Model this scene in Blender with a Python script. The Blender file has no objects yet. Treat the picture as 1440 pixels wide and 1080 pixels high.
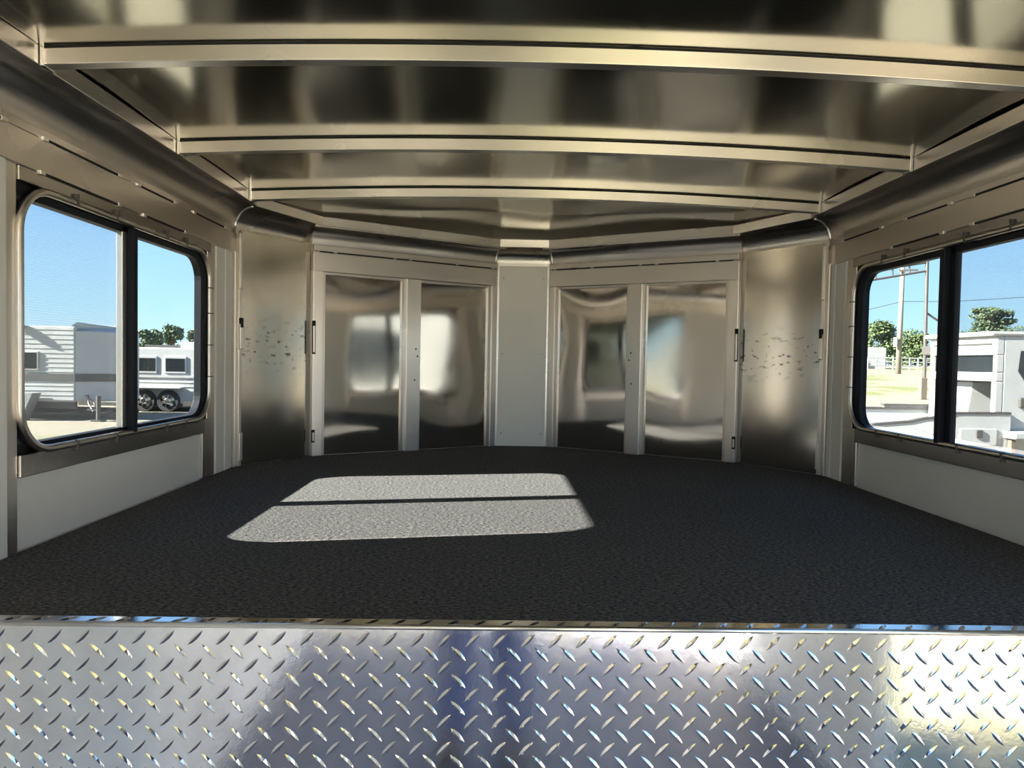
import bpy, bmesh, math, random
from mathutils import Vector, Matrix
random.seed(7)
S = bpy.context.scene
COL = S.collection

# ------------------------------------------------------------------ camera
CAM_Z = 0.385
F = 1000.0
def _basis():
    d = Vector((700 - 720, 508 - 540, F)).normalized()          # world Y in image space (x right, y down, z fwd)
    r = math.radians(1.0)
    up = Vector((math.sin(r), -math.cos(r), 0))
    up = (up - d * up.dot(d)).normalized()
    rt = d.cross(up)
    if rt.x < 0: rt = -rt
    return rt, d, up
RT, FW, UP = _basis()
def ray(px, py):
    v = Vector((px - 720, py - 540, F))
    return Vector((RT.dot(v), FW.dot(v), UP.dot(v)))
def at_y(px, py, Y):
    r = ray(px, py) * (Y / ray(px, py).y)
    return Vector((r.x, r.y, r.z + CAM_Z))
cam = bpy.data.cameras.new('camera'); cam.sensor_width = 36; cam.lens = 36 * F / 1440
cam.clip_start = 0.02; cam.clip_end = 3000
co = bpy.data.objects.new('camera', cam); COL.objects.link(co)
# camera axes in world: columns of image axes
cx = Vector((RT.x, FW.x, UP.x)); cy = Vector((RT.y, FW.y, UP.y)); cz = Vector((RT.z, FW.z, UP.z))
M = Matrix((( cx.x, -cy.x, -cz.x, 0), (cx.y, -cy.y, -cz.y, 0), (cx.z, -cy.z, -cz.z, CAM_Z), (0, 0, 0, 1)))
co.matrix_world = M
S.camera = co

# ------------------------------------------------------------------ light
SUN_EL = math.radians(29.8)
sun_h = Vector((-1, -0.195, 0)).normalized()
sun_v = Vector((sun_h.x * math.cos(SUN_EL), sun_h.y * math.cos(SUN_EL), math.sin(SUN_EL)))
sl = bpy.data.lights.new('sun', 'SUN'); sl.energy = 42.0; sl.angle = math.radians(0.6); sl.color = (1.0, 0.95, 0.87)
so = bpy.data.objects.new('sun', sl); COL.objects.link(so)
so.rotation_euler = sun_v.to_track_quat('Z', 'Y').to_euler(); so.location = (-8, -2, 8)
w = bpy.data.worlds.new('sky'); S.world = w; w.use_nodes = True
wn = w.node_tree; bg = wn.nodes['Background']
tcw = wn.nodes.new('ShaderNodeTexCoord'); sep = wn.nodes.new('ShaderNodeSeparateXYZ'); cr = wn.nodes.new('ShaderNodeValToRGB')
wn.links.new(tcw.outputs['Generated'], sep.inputs[0]); wn.links.new(sep.outputs['Z'], cr.inputs[0]); wn.links.new(cr.outputs[0], bg.inputs[0])
els = cr.color_ramp.elements
for pos, c in ((0.0, (0.62, 0.80, 0.88)), (0.06, (0.46, 0.74, 0.95)), (0.20, (0.30, 0.56, 0.95)), (0.6, (0.16, 0.34, 0.70)), (1.0, (0.10, 0.24, 0.56))):
    e_ = els.new(pos) if pos not in (0.0, 1.0) else (els[0] if pos == 0 else els[-1]); e_.color = (*c, 1)
bg.inputs[1].default_value = 1.7
S.view_settings.view_transform = 'Standard'; S.view_settings.look = 'None'
S.view_settings.exposure = 0.8; S.view_settings.gamma = 1.0; S.view_settings.use_curve_mapping = False
S.cycles.max_bounces = 14; S.cycles.diffuse_bounces = 6; S.cycles.glossy_bounces = 8; S.cycles.transparent_max_bounces = 16
S.cycles.sample_clamp_indirect = 6.0
S.cycles.use_denoising = True
S.cycles.blur_glossy = 0.5

# ------------------------------------------------------------------ materials
def new_mat(name):
    m = bpy.data.materials.new(name); m.use_nodes = True
    return m, m.node_tree, m.node_tree.nodes['Principled BSDF']
def N(t, typ, **kw):
    n = t.nodes.new(typ)
    for k, v in kw.items(): setattr(n, k, v)
    return n
def mix_col(t, fac, a, b):
    n = N(t, 'ShaderNodeMix', data_type='RGBA')
    if hasattr(fac, 'is_output'): t.links.new(fac, n.inputs[0])
    else: n.inputs[0].default_value = fac
    for i, v in ((6, a), (7, b)):
        if hasattr(v, 'is_output'): t.links.new(v, n.inputs[i])
        else: n.inputs[i].default_value = (*v, 1)
    return n.outputs[2]
def noise(t, scale, detail=3, rough=0.5, vec=None, sc=None):
    n = N(t, 'ShaderNodeTexNoise'); n.inputs['Scale'].default_value = scale
    n.inputs['Detail'].default_value = detail; n.inputs['Roughness'].default_value = rough
    if vec is None: vec = N(t, 'ShaderNodeTexCoord').outputs['Object']
    if sc:
        mp = N(t, 'ShaderNodeMapping'); mp.inputs['Scale'].default_value = sc
        t.links.new(vec, mp.inputs[0]); vec = mp.outputs[0]
    t.links.new(vec, n.inputs['Vector'])
    return n.outputs['Fac']
def ramp(t, src, a, b, va=0.0, vb=1.0):
    n = N(t, 'ShaderNodeMapRange'); n.inputs[1].default_value = a; n.inputs[2].default_value = b
    n.inputs[3].default_value = va; n.inputs[4].default_value = vb
    t.links.new(src, n.inputs[0]); return n.outputs[0]
def bump(t, p, h, strength, dist):
    b = N(t, 'ShaderNodeBump'); b.inputs['Strength'].default_value = strength; b.inputs['Distance'].default_value = dist
    t.links.new(h, b.inputs['Height']); t.links.new(b.outputs[0], p.inputs['Normal'])
def plain(name, col, rough=0.5, metal=0.0, var=0.06, scale=8, spec=None):
    m, t, p = new_mat(name)
    n = noise(t, scale)
    c2 = tuple(c * (1 - var * 2.5) for c in col)
    t.links.new(mix_col(t, ramp(t, n, 0.35, 0.7), col, c2), p.inputs['Base Color'])
    p.inputs['Roughness'].default_value = rough; p.inputs['Metallic'].default_value = metal
    if spec is not None: p.inputs['Specular IOR Level'].default_value = spec
    return m
def metal(name, col, rough, brush=None, wear=0.0, bumpd=0.0):
    m, t, p = new_mat(name)
    p.inputs['Metallic'].default_value = 1.0
    n = noise(t, 3, 1)
    t.links.new(mix_col(t, ramp(t, n, 0.1, 0.9), col, tuple(c * 0.9 for c in col)), p.inputs['Base Color'])
    if brush:
        nb = noise(t, 1.0, 4, 0.7, sc=brush)
        t.links.new(ramp(t, nb, 0.3, 0.7, rough * 0.75, rough * 1.25), p.inputs['Roughness'])
        if bumpd: bump(t, p, nb, 0.25, bumpd)
    else:
        t.links.new(ramp(t, n, 0.1, 0.9, rough * 0.8, rough * 1.2), p.inputs['Roughness'])
    return m
MT = {}
MT['frame'] = metal('brushed_aluminium', (0.76, 0.705, 0.65), 0.33)
MT['framex'] = metal('brushed_aluminium_bar', (0.70, 0.66, 0.63), 0.29)
MT['worn_dim'] = metal('worn_dim_aluminium', (0.47, 0.445, 0.42), 0.26)  # weathered; base also darkened to stand in for dim reflections on the sill
MT['mill'] = metal('mill_aluminium', (0.66, 0.61, 0.565), 0.30)
MT['ceiling'] = metal('ceiling_sheet', (0.57, 0.54, 0.45), 0.15)
MT['cove'] = metal('cove_aluminium', (0.52, 0.49, 0.46), 0.28)
MT['chrome'] = metal('bright_aluminium', (0.82, 0.80, 0.77), 0.2)

def mirror_mat():
    m, t, p = new_mat('polished_sheet')
    p.inputs['Metallic'].default_value = 1.0
    n = noise(t, 40, 5, 0.7); n2 = noise(t, 9, 2)
    mk = ramp(t, n, 0.68, 0.72); mk2 = ramp(t, n2, 0.58, 0.64)
    mm = N(t, 'ShaderNodeMath', operation='MULTIPLY'); t.links.new(mk, mm.inputs[0]); t.links.new(mk2, mm.inputs[1])
    t.links.new(mix_col(t, mm.outputs[0], (0.62, 0.585, 0.535), (0.25, 0.23, 0.21)), p.inputs['Base Color'])
    t.links.new(ramp(t, noise(t, 6, 3), 0.3, 0.7, 0.05, 0.10), p.inputs['Roughness'])
    return m
MT['mirror'] = mirror_mat()
def corner_mat():
    m, t, p = new_mat('scuffed_sheet')
    p.inputs['Metallic'].default_value = 1.0
    n = noise(t, 34, 4, 0.6, sc=(1, 1, 2.2))
    sx = N(t, 'ShaderNodeSeparateXYZ'); t.links.new(N(t, 'ShaderNodeTexCoord').outputs['Object'], sx.inputs[0])
    dz = N(t, 'ShaderNodeMath', operation='SUBTRACT'); t.links.new(sx.outputs['Z'], dz.inputs[0]); dz.inputs[1].default_value = 0.42
    az = N(t, 'ShaderNodeMath', operation='ABSOLUTE'); t.links.new(dz.outputs[0], az.inputs[0])
    mk = ramp(t, n, 0.585, 0.64); mk2 = ramp(t, az.outputs[0], 0.03, 0.12, 1.0, 0.0)
    mm = N(t, 'ShaderNodeMath', operation='MULTIPLY'); t.links.new(mk, mm.inputs[0]); t.links.new(mk2, mm.inputs[1])
    t.links.new(mix_col(t, mm.outputs[0], (0.60, 0.565, 0.515), (0.16, 0.14, 0.13)), p.inputs['Base Color'])
    p.inputs['Roughness'].default_value = 0.16
    return m
MT['corner'] = corner_mat()
def plate_mat():
    m, t, p = new_mat('tread_plate_aluminium')
    p.inputs['Metallic'].default_value = 1.0
    n = noise(t, 7, 6, 0.7); n2 = noise(t, 60, 4, 0.7)
    t.links.new(mix_col(t, ramp(t, n, 0.45, 0.7), (0.86, 0.85, 0.85), (0.70, 0.68, 0.67)), p.inputs['Base Color'])
    t.links.new(ramp(t, n, 0.3, 0.7, 0.07, 0.17), p.inputs['Roughness'])
    bump(t, p, n2, 0.10, 0.001)
    return m
MT['plate'] = plate_mat()
MT['white'] = plain('white_skin', (0.88, 0.84, 0.775), 0.45, 0, 0.03, 4)
MT['white_out'] = plain('white_paint', (0.44, 0.435, 0.42), 0.4, 0, 0.03, 2)
MT['white_dim'] = plain('white_paint_worn', (0.42, 0.42, 0.41), 0.5, 0, 0.05, 3)
MT['rubber'] = plain('black_rubber', (0.012, 0.014, 0.02), 0.6, 0, 0.05, 8, 0.2)
MT['gap'] = plain('dark_gap', (0.015, 0.015, 0.016), 0.8)
MT['weld'] = metal('weld_bead', (0.85, 0.82, 0.78), 0.3)
MT['darkglass'] = plain('dark_glass', (0.015, 0.018, 0.02), 0.08)
MT['greyband'] = plain('grey_stripe', (0.06, 0.058, 0.055), 0.5)
MT['steel'] = plain('dull_steel', (0.075, 0.066, 0.06), 0.5)
MT['tire'] = plain('tyre_rubber', (0.03, 0.03, 0.032), 0.8)
MT['wood'] = plain('weathered_wood', (0.17, 0.13, 0.10), 0.8)
MT['mat'] = plain('rubber_mat', (0.17, 0.163, 0.19), 0.7, 0, 0.1, 10)
MT['bark'] = plain('bark', (0.12, 0.085, 0.06), 0.9)
def carpet_mat():
    m, t, p = new_mat('charcoal_carpet')
    n = noise(t, 170, 4, 0.85, sc=(0.7, 1.3, 1)); n2 = noise(t, 9, 3); n3 = noise(t, 70, 3, 0.7)
    c = mix_col(t, ramp(t, n, 0.40, 0.68), (0.016, 0.018, 0.031), (0.30, 0.277, 0.24))
    c = mix_col(t, ramp(t, n2, 0.3, 0.8, 0, 0.25), c, (0.07, 0.07, 0.078))
    t.links.new(c, p.inputs['Base Color']); p.inputs['Roughness'].default_value = 0.95
    p.inputs['Specular IOR Level'].default_value = 0.1
    a = N(t, 'ShaderNodeMath', operation='ADD'); t.links.new(n, a.inputs[0]); t.links.new(n3, a.inputs[1])
    bump(t, p, a.outputs[0], 0.8, 0.005)
    return m
MT['carpet'] = carpet_mat()
def glass_mat(name, tint, gloss):
    m, t, p = new_mat(name)
    t.nodes.remove(p); out = t.nodes['Material Output']
    tr = N(t, 'ShaderNodeBsdfTransparent'); tr.inputs[0].default_value = (*tint, 1)
    gl = N(t, 'ShaderNodeBsdfGlossy'); gl.inputs['Roughness'].default_value = 0.02
    fr = N(t, 'ShaderNodeLayerWeight'); pw = N(t, 'ShaderNodeMath', operation='POWER'); pw.inputs[1].default_value = 5
    t.links.new(fr.outputs['Facing'], pw.inputs[0])
    mx = N(t, 'ShaderNodeMixShader'); t.links.new(ramp(t, pw.outputs[0], 0, 1, 0.03, gloss), mx.inputs[0])
    t.links.new(tr.outputs[0], mx.inputs[1]); t.links.new(gl.outputs[0], mx.inputs[2]); t.links.new(mx.outputs[0], out.inputs[0])
    return m
MT['glass'] = glass_mat('window_glass', (0.66, 0.685, 0.685), 0.35)
def screen_mat():
    m, t, p = new_mat('insect_screen')
    t.nodes.remove(p); out = t.nodes['Material Output']
    tr = N(t, 'ShaderNodeBsdfTransparent'); tr.inputs[0].default_value = (1, 1, 1, 1)
    df = N(t, 'ShaderNodeBsdfDiffuse'); df.inputs[0].default_value = (0.34, 0.34, 0.35, 1)
    wv = N(t, 'ShaderNodeTexWave', wave_type='BANDS', bands_direction='Z'); wv.inputs['Scale'].default_value = 60
    wv.inputs['Distortion'].default_value = 1.0
    tc = N(t, 'ShaderNodeTexCoord'); t.links.new(tc.outputs['Object'], wv.inputs[0])
    mx = N(t, 'ShaderNodeMixShader'); t.links.new(ramp(t, wv.outputs['Fac'], 0, 1, 0.20, 0.30), mx.inputs[0])
    t.links.new(tr.outputs[0], mx.inputs[1]); t.links.new(df.outputs[0], mx.inputs[2]); t.links.new(mx.outputs[0], out.inputs[0])
    return m
MT['screen'] = screen_mat()
def ground_mat():
    m, t, p = new_mat('sandy_ground')
    n = noise(t, 0.22, 4, 0.6); n2 = noise(t, 3.0, 5, 0.7); n3 = noise(t, 0.06, 2)
    c = mix_col(t, n2, (0.26, 0.23, 0.175), (0.20, 0.175, 0.13))
    g = mix_col(t, n2, (0.12, 0.14, 0.05), (0.20, 0.19, 0.085))
    a = N(t, 'ShaderNodeMath', operation='ADD'); t.links.new(n, a.inputs[0]); t.links.new(n3, a.inputs[1])
    t.links.new(mix_col(t, ramp(t, a.outputs[0], 1.055, 1.13), c, g), p.inputs['Base Color'])
    p.inputs['Roughness'].default_value = 0.95; p.inputs['Specular IOR Level'].default_value = 0.1
    return m
MT['ground'] = ground_mat()
def leaf_mat(name, a, b):
    m, t, p = new_mat(name)
    oi = N(t, 'ShaderNodeNewGeometry')
    t.links.new(mix_col(t, oi.outputs['Random Per Island'], a, b), p.inputs['Base Color'])
    p.inputs['Roughness'].default_value = 0.7
    return m
MT['leaf'] = leaf_mat('oak_leaves', (0.045, 0.075, 0.02), (0.11, 0.14, 0.045))
MT['pine'] = leaf_mat('pine_needles', (0.035, 0.065, 0.03), (0.085, 0.115, 0.055))

# ------------------------------------------------------------------ mesh helpers
class B:
    def __init__(s): s.bm = bmesh.new()
    def poly(s, pts):
        try: return s.bm.faces.new([s.bm.verts.new(p) for p in pts])
        except ValueError: return None
    def hexa(s, a, b):
        """a, b: lists of 4 points (two opposite faces in the same order)"""
        va = [s.bm.verts.new(p) for p in a]; vb = [s.bm.verts.new(p) for p in b]
        s.bm.faces.new(va[::-1]); s.bm.faces.new(vb)
        for i in range(len(a)):
            j = (i + 1) % len(a); s.bm.faces.new((va[i], va[j], vb[j], vb[i]))
        return s
    def box(s, x0, x1, y0, y1, z0, z1):
        return s.hexa([(x0, y0, z0), (x1, y0, z0), (x1, y1, z0), (x0, y1, z0)], [(x0, y0, z1), (x1, y0, z1), (x1, y1, z1), (x0, y1, z1)])
    def prism(s, plan, z0, z1):
        return s.hexa([(x, y, z0) for x, y in plan], [(x, y, z1) for x, y in plan])
    def prism_y(s, prof, y0, y1):
        return s.hexa([(x, y0, z) for x, z in prof], [(x, y1, z) for x, z in prof])
    def prism_x(s, prof, x0, x1):
        return s.hexa([(x0, y, z) for y, z in prof], [(x1, y, z) for y, z in prof])
    def tube(s, path, r, n=10, closed=False, flat=None):
        P = [Vector(p) for p in path]; rings = []
        m = len(P)
        for i, p in enumerate(P):
            if closed: d = P[(i + 1) % m] - P[i - 1]
            else: d = P[min(i + 1, m - 1)] - P[max(i - 1, 0)]
            d.normalize()
            ref = Vector(flat) if flat else (Vector((0, 0, 1)) if abs(d.z) < 0.9 else Vector((1, 0, 0)))
            u = d.cross(ref).normalized(); v = d.cross(u).normalized()
            rr = r[i] if isinstance(r, (list, tuple)) else r
            rings.append([s.bm.verts.new(p + u * math.cos(2 * math.pi * k / n) * rr + v * math.sin(2 * math.pi * k / n) * rr) for k in range(n)])
        rng = range(m) if closed else range(m - 1)
        for i in rng:
            a, b = rings[i], rings[(i + 1) % m]
            for k in range(n): s.bm.faces.new((a[k], a[(k + 1) % n], b[(k + 1) % n], b[k]))
        if not closed:
            s.bm.faces.new(rings[0][::-1]); s.bm.faces.new(rings[-1])
        return s
    def bar(s, a, b, w, h=None):
        a, b = Vector(a), Vector(b); h = h or w; d = (b - a).normalized()
        ref = Vector((0, 0, 1)) if abs(d.z) < 0.95 else Vector((0, 1, 0))
        u = d.cross(ref).normalized() * w / 2; v = u.cross(d).normalized() * h / 2
        return s.hexa([a - u - v, a + u - v, a + u + v, a - u + v], [b - u - v, b + u - v, b + u + v, b - u + v])
    def sweep(s, prof, rings_fn, n):
        pass
def obj(name, b, mat, parent=None, bevel=0.0, smooth=False):
    bm = b.bm if isinstance(b, B) else b
    bmesh.ops.recalc_face_normals(bm, faces=bm.faces[:])
    me = bpy.data.meshes.new(name); bm.to_mesh(me); bm.free()
    o = bpy.data.objects.new(name, me); COL.objects.link(o)
    me.materials.append(mat)
    if parent is not None: o.parent = parent
    if smooth:
        for p in me.polygons: p.use_smooth = True
    if bevel:
        md = o.modifiers.new('bevel', 'BEVEL'); md.width = bevel; md.segments = 2; md.limit_method = 'ANGLE'
        md.harden_normals = False
    return o
def rebase(o, loc):
    """put the origin of a parentless mesh at loc without moving it"""
    loc = Vector(loc); o.data.transform(Matrix.Translation(-loc)); o.location = loc; return o
def thing(name, label, cat, loc=(0, 0, 0), group=None, kind=None):
    o = bpy.data.objects.new(name, None); COL.objects.link(o); o.location = loc; o.empty_display_size = 0.1
    if label: o['label'] = label
    if cat: o['category'] = cat
    if group: o['group'] = group
    if kind: o['kind'] = kind
    return o
def tag(o, label, cat, group=None, kind=None):
    o['label'] = label; o['category'] = cat
    if group: o['group'] = group
    if kind: o['kind'] = kind
    return o
def struct(o, label=None):
    o['kind'] = 'structure'
    if label: o['label'] = label
    return o
def child(name, b, mat, par, bevel=0.0, smooth=False):
    """mesh written in world coordinates, parented to an unrotated thing"""
    bm = b.bm if isinstance(b, B) else b
    loc = Vector(par.location) if par.parent is None else Vector(par.location) + Vector(par.parent.location)
    bmesh.ops.translate(bm, vec=-loc, verts=bm.verts[:])
    return obj(name, bm, mat, par, bevel, smooth)

# ------------------------------------------------------------------ dimensions
XL, XR, XC, NC = -0.918, 1.165, 0.1235, 0.11
Y_EDGE = 1.009
Z_SEAM, Z_RB, Z_RT = 0.831, 0.905, 0.938          # cove bottom, rail bottom, rail top / ceiling edge
FLOOR_Z = -1.0; GROUND = -1.465
Y_BACK = -1.8
def drop(y): return -0.016 * min(1.0, max(0.0, (y - 2.44) / 0.26))
def ceil_z(x):
    d = (x - XC) / 0.97
    return Z_RT + 0.028 * max(0.0, 1 - d * d)
# nose plan (wall surface), left to right
NOSE = [(XL, Y_BACK), (XL, 2.50), (NC - 0.845, 2.80), (NC - 0.13, 3.235), (NC + 0.13, 3.235), (NC + 0.845, 2.80), (XR, 2.50), (XR, Y_BACK)]
NOSE2 = [NOSE[0], (XL, 2.42)] + NOSE[1:-1] + [(XR, 2.42), NOSE[-1]]
def offset_plan(plan, d):
    """offset an open plan polyline inward (to the right of travel when going left wall -> nose -> right wall)"""
    P = [Vector(p) for p in plan]; out = []
    for i, p in enumerate(P):
        ns = []
        if i > 0: e = (P[i] - P[i - 1]).normalized(); ns.append(Vector((e.y, -e.x)))
        if i < len(P) - 1: e = (P[i + 1] - P[i]).normalized(); ns.append(Vector((e.y, -e.x)))
        if len(ns) == 1: out.append(p + ns[0] * d)
        else:
            b = (ns[0] + ns[1]).normalized(); out.append(p + b * (d / b.dot(ns[0])))
    return [(q.x, q.y) for q in out]
def strip_sweep(b, plan, prof):
    """sweep open profile [(inward offset, z)] along a plan polyline, mitred"""
    rows = []
    for d, z in prof:
        rows.append([b.bm.verts.new((x, y, z)) for x, y in offset_plan(plan, d)])
    for r0, r1 in zip(rows, rows[1:]):
        for i in range(len(plan) - 1): b.bm.faces.new((r0[i], r0[i + 1], r1[i + 1], r1[i]))
def solid_sweep(b, plan, prof, taper=False):
    rows = [[b.bm.verts.new((x, y, z + (drop(plan[k][1]) * max(0.0, min(1.0, (z - Z_SEAM) / 0.07)) if taper else 0))) for k, (x, y) in enumerate(offset_plan(plan, d))] for d, z in prof]
    n = len(rows)
    for k in range(n):
        r0, r1 = rows[k], rows[(k + 1) % n]
        for i in range(len(plan) - 1): b.bm.faces.new((r0[i], r0[i + 1], r1[i + 1], r1[i]))
    b.bm.faces.new([r[0] for r in rows]); b.bm.faces.new([r[-1] for r in rows][::-1])
def cove_prof(d0=0.0, n=10, zb=Z_SEAM, zt=Z_RB, depth=0.068, th=0.004):
    """quarter round from the wall (bottom) up to the ceiling rail, closed solid"""
    inner = []
    for k in range(n + 1):
        a = math.pi / 2 * k / n
        inner.append((d0 + depth * (1 - math.cos(a)), zb + (zt - zb) * math.sin(a)))
    outer = [(d - th * (1.2 - k / len(inner)), z + th) for k, (d, z) in enumerate(inner)]
    return inner + outer[::-1]

# ------------------------------------------------------------------ SETTING: ground
def ground_h(x, y):
    h = GROUND
    s = min(1.0, max(0.0, (x + 4) / 8)); s = s * s * (3 - 2 * s)
    h += s * 0.028 * max(0.0, y - 13) * (1.0 if y < 90 else 90 / max(y, 90))
    return h
b = B(); nx, ny = 90, 90
vs = [[None] * (ny + 1) for _ in range(nx + 1)]
def gmap(t): return math.copysign(abs(t) ** 2.2, t) * 420
for i in range(nx + 1):
    for j in range(ny + 1):
        x = gmap(i / nx * 2 - 1); y = gmap(j / ny * 2 - 1)
        vs[i][j] = b.bm.verts.new((x, y, ground_h(x, y)))
for i in range(nx):
    for j in range(ny): b.bm.faces.new((vs[i][j], vs[i + 1][j], vs[i + 1][j + 1], vs[i][j + 1]))
struct(obj('ground', b, MT['ground'], smooth=True))

# ------------------------------------------------------------------ SETTING: trailer floor, walls, ceiling
b = B(); b.box(XL - 0.05, XR + 0.05, Y_BACK, Y_EDGE + 0.06, FLOOR_Z - 0.06, FLOOR_Z)
struct(obj('floor', b, MT['mat']))
deck = [(XL - 0.04, Y_EDGE + 0.030)] + [(x, y) for x, y in offset_plan(NOSE, -0.04)[1:-1]] + [(XR + 0.04, Y_EDGE + 0.030)]
b = B(); b.prism(deck, -0.055, -0.012)
struct(obj('floor_deck', b, MT['mat']))

def rrect(y0, y1, z0, z1, r, n=8):
    pts = []
    for cy_, cz_, a0 in ((y1 - r, z1 - r, 0), (y0 + r, z1 - r, 90), (y0 + r, z0 + r, 180), (y1 - r, z0 + r, 270)):
        for k in range(n + 1):
            a = math.radians(a0 + 90 * k / n); pts.append((cy_ + r * math.cos(a), cz_ + r * math.sin(a)))
    return pts
def ring_plate(b, inner, outer, x0, x1):
    """flat ring between two closed (y,z) loops with equal counts, thick from x0 to x1"""
    n = len(inner)
    L = [[b.bm.verts.new((x, y, z)) for y, z in loop] for x in (x0, x1) for loop in (inner, outer)]
    i0, o0, i1, o1 = L
    for k in range(n):
        j = (k + 1) % n
        b.bm.faces.new((i0[k], i0[j], o0[j], o0[k])); b.bm.faces.new((i1[k], o1[k], o1[j], i1[j]))
        b.bm.faces.new((i0[k], i1[k], i1[j], i0[j])); b.bm.faces.new((o0[k], o0[j], o1[j], o1[k]))
def rect_loop(y0, y1, z0, z1, n=8):
    """same point count as rrect: points spread along a rectangle, corner by corner"""
    pts = []
    ym, zm = (y0 + y1) / 2, (z0 + z1) / 2
    def seg(a, c, d):
        out = []
        for k in range(n + 1):
            t = k / n
            out.append((a[0] + (c[0] - a[0]) * t * 2, a[1] + (c[1] - a[1]) * t * 2) if t < .5 else
                       (c[0] + (d[0] - c[0]) * (t - .5) * 2, c[1] + (d[1] - c[1]) * (t - .5) * 2))
        return out
    h = 0.1
    pts += seg((y1, z1 - h), (y1, z1), (y1 - h, z1)) + seg((y0 + h, z1), (y0, z1), (y0, z1 - h))
    pts += seg((y0, z0 + h), (y0, z0), (y0 + h, z0)) + seg((y1 - h, z0), (y1, z0), (y1, z0 + h))
    return pts

# window geometry in wall-local terms: (Y0, Y1, Z0, Z1) of the rectangular opening
DY = {-1: 0.0, 1: 0.039}
def side(sgn):
    """sgn -1: left wall, +1: right wall.  wx(t) gives x for depth t outward from the wall face."""
    X = XL if sgn < 0 else XR
    wx = lambda t: X + sgn * t
    return wx
def bx(b, wx, t0, t1, y0, y1, z0, z1):
    a, c = wx(t0), wx(t1); b.box(min(a, c), max(a, c), y0, y1, z0, z1)
Z_SILL, Z_HEAD = 0.143, 0.743
for sgn, nm in ((-1, 'left'), (1, 'right')):
    wx = side(sgn); dy = DY[sgn]
    ya, yb = 1.381, 2.242 + dy
    yr0, yr1 = 1.383, 2.278 + dy            # window bay between the two posts
    # ---- white lining
    b = B()
    bx(b, wx, 0.012, 0.028, ya - 0.02, yb + 0.02, -0.02, Z_SILL + 0.01)                 # under the window
    bx(b, wx, 0.006, 0.028, yb + 0.08, 2.52, -0.02, Z_HEAD + 0.02)                      # forward of the window
    # near the viewer: the deck's own end piece and the lower room
    bx(b, wx, -0.002, 0.028, Y_EDGE - 0.02, 1.346, -0.02, Z_HEAD + 0.02)
    if sgn < 0:
        bx(b, wx, 0.0, 0.028, Y_BACK, Y_EDGE, FLOOR_Z, Z_HEAD + 0.02)
    else:
        bx(b, wx, 0.0, 0.028, 0.93, Y_EDGE, FLOOR_Z, Z_HEAD + 0.02)
        bx(b, wx, 0.0, 0.028, Y_BACK, -0.05, FLOOR_Z, Z_HEAD + 0.02)
    wall = struct(obj('wall_' + nm, b, MT['white']))
    # ---- outer skin with the rounded window hole
    b = B()
    rr = rrect(yr0 - 0.002, yr1 - 0.02, 0.197 if sgn < 0 else 0.188, 0.70, 0.075)
    ring_plate(b, rr, rect_loop(yr0 - 0.1, yr1 + 0.1, 0.0, 0.80), wx(0.030), wx(0.038))
    y_lo = Y_BACK
    def skin(y0, y1, z0, z1): bx(b, wx, 0.030, 0.038, y0, y1, z0, z1)
    skin(yr0 - 0.1, 2.62, 0.80, 1.0); skin(yr0 - 0.1, 2.62, -0.3, 0.0); skin(yr1 + 0.1, 2.62, 0.0, 0.80)
    if sgn < 0:
        skin(Y_BACK, yr0 - 0.1, -1.1, 1.0)
    else: skin(0.93, yr0 - 0.1, -1.1, 1.0); skin(Y_BACK, -0.05, -1.1, 1.0); skin(-0.05, 0.93, Z_HEAD, 1.0)
    child('outer_skin', b, MT['white_out'], wall)
    # ---- posts
    for (p0, p1, t) in ((1.345, ya, 0.002), (yb, yb + 0.092, 0.003), (2.478, 2.502, -0.010)):
        b = B()
        if abs(p0 - yb) < 1e-6:
            bx(b, wx, t, 0.019, p0, p1, 0.0, 0.186); bx(b, wx, t, 0.019, yr1 - 0.004, p1, 0.186, Z_HEAD + 0.005)
        else: bx(b, wx, t, 0.019, p0, p1, 0.0, Z_HEAD + 0.005)
        child('post', b, MT['frame'], wall, 0.002)
    # ribbed white filler panel: two narrow fluted boards forward of the window
    b = B()
    y0 = yb + 0.098
    for k, (q0, q1, t) in enumerate(((0, 0.068, 0.0), (0.071, 0.10, -0.003), (0.103, 0.18, 0.0))):
        bx(b, wx, t, 0.02, y0 + q0, min(y0 + q1, 2.476), 0.0, Z_HEAD)
    child('fluted_panel', b, MT['white'], wall, 0.0015)
    # ---- sill rail and head rails
    b = B(); bx(b, wx, -0.004, 0.019, ya + 0.001, yb - 0.001, Z_SILL, 0.187); child('sill_rail', b, MT['worn_dim'], wall, 0.002)
    b = B(); bx(b, wx, -0.003, 0.019, ya + 0.001, yr1 + 0.01, 0.714, Z_HEAD); child('window_head', b, MT['worn_dim'], wall, 0.002)
    b = B(); bx(b, wx, -0.004, 0.028, Y_BACK, 2.505, Z_HEAD, 0.812); child('header_rail', b, MT['mill'], wall, 0.002)
    b = B(); bx(b, wx, -0.001, 0.028, Y_BACK, 2.505, 0.813, Z_SEAM); child('header_strip', b, MT['mill'], wall, 0.001)
    # open joints between stitch welds, with the weld beads at their ends
    b = B(); bb = B()
    for zj, segs in ((0.8125, ((1.18, 1.34), (1.46, 1.74), (1.83, 2.03), (2.16, 2.4))), (Z_HEAD, ((1.45, 1.74), (1.86, 2.1)))):
        for s0, s1 in segs:
            bx(b, wx, -0.006, 0.0, s0, s1, zj - 0.0022, zj + 0.0022)
            for e in (s0, s1):
                bx(bb, wx, -0.008, 0.0, e - 0.012, e + 0.004, zj - 0.004, zj + 0.004)
    child('joint', b, MT['gap'], wall); child('weld_bead', bb, MT['weld'], wall, 0.001)

    # ---- window
    X0 = wx(0)
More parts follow.
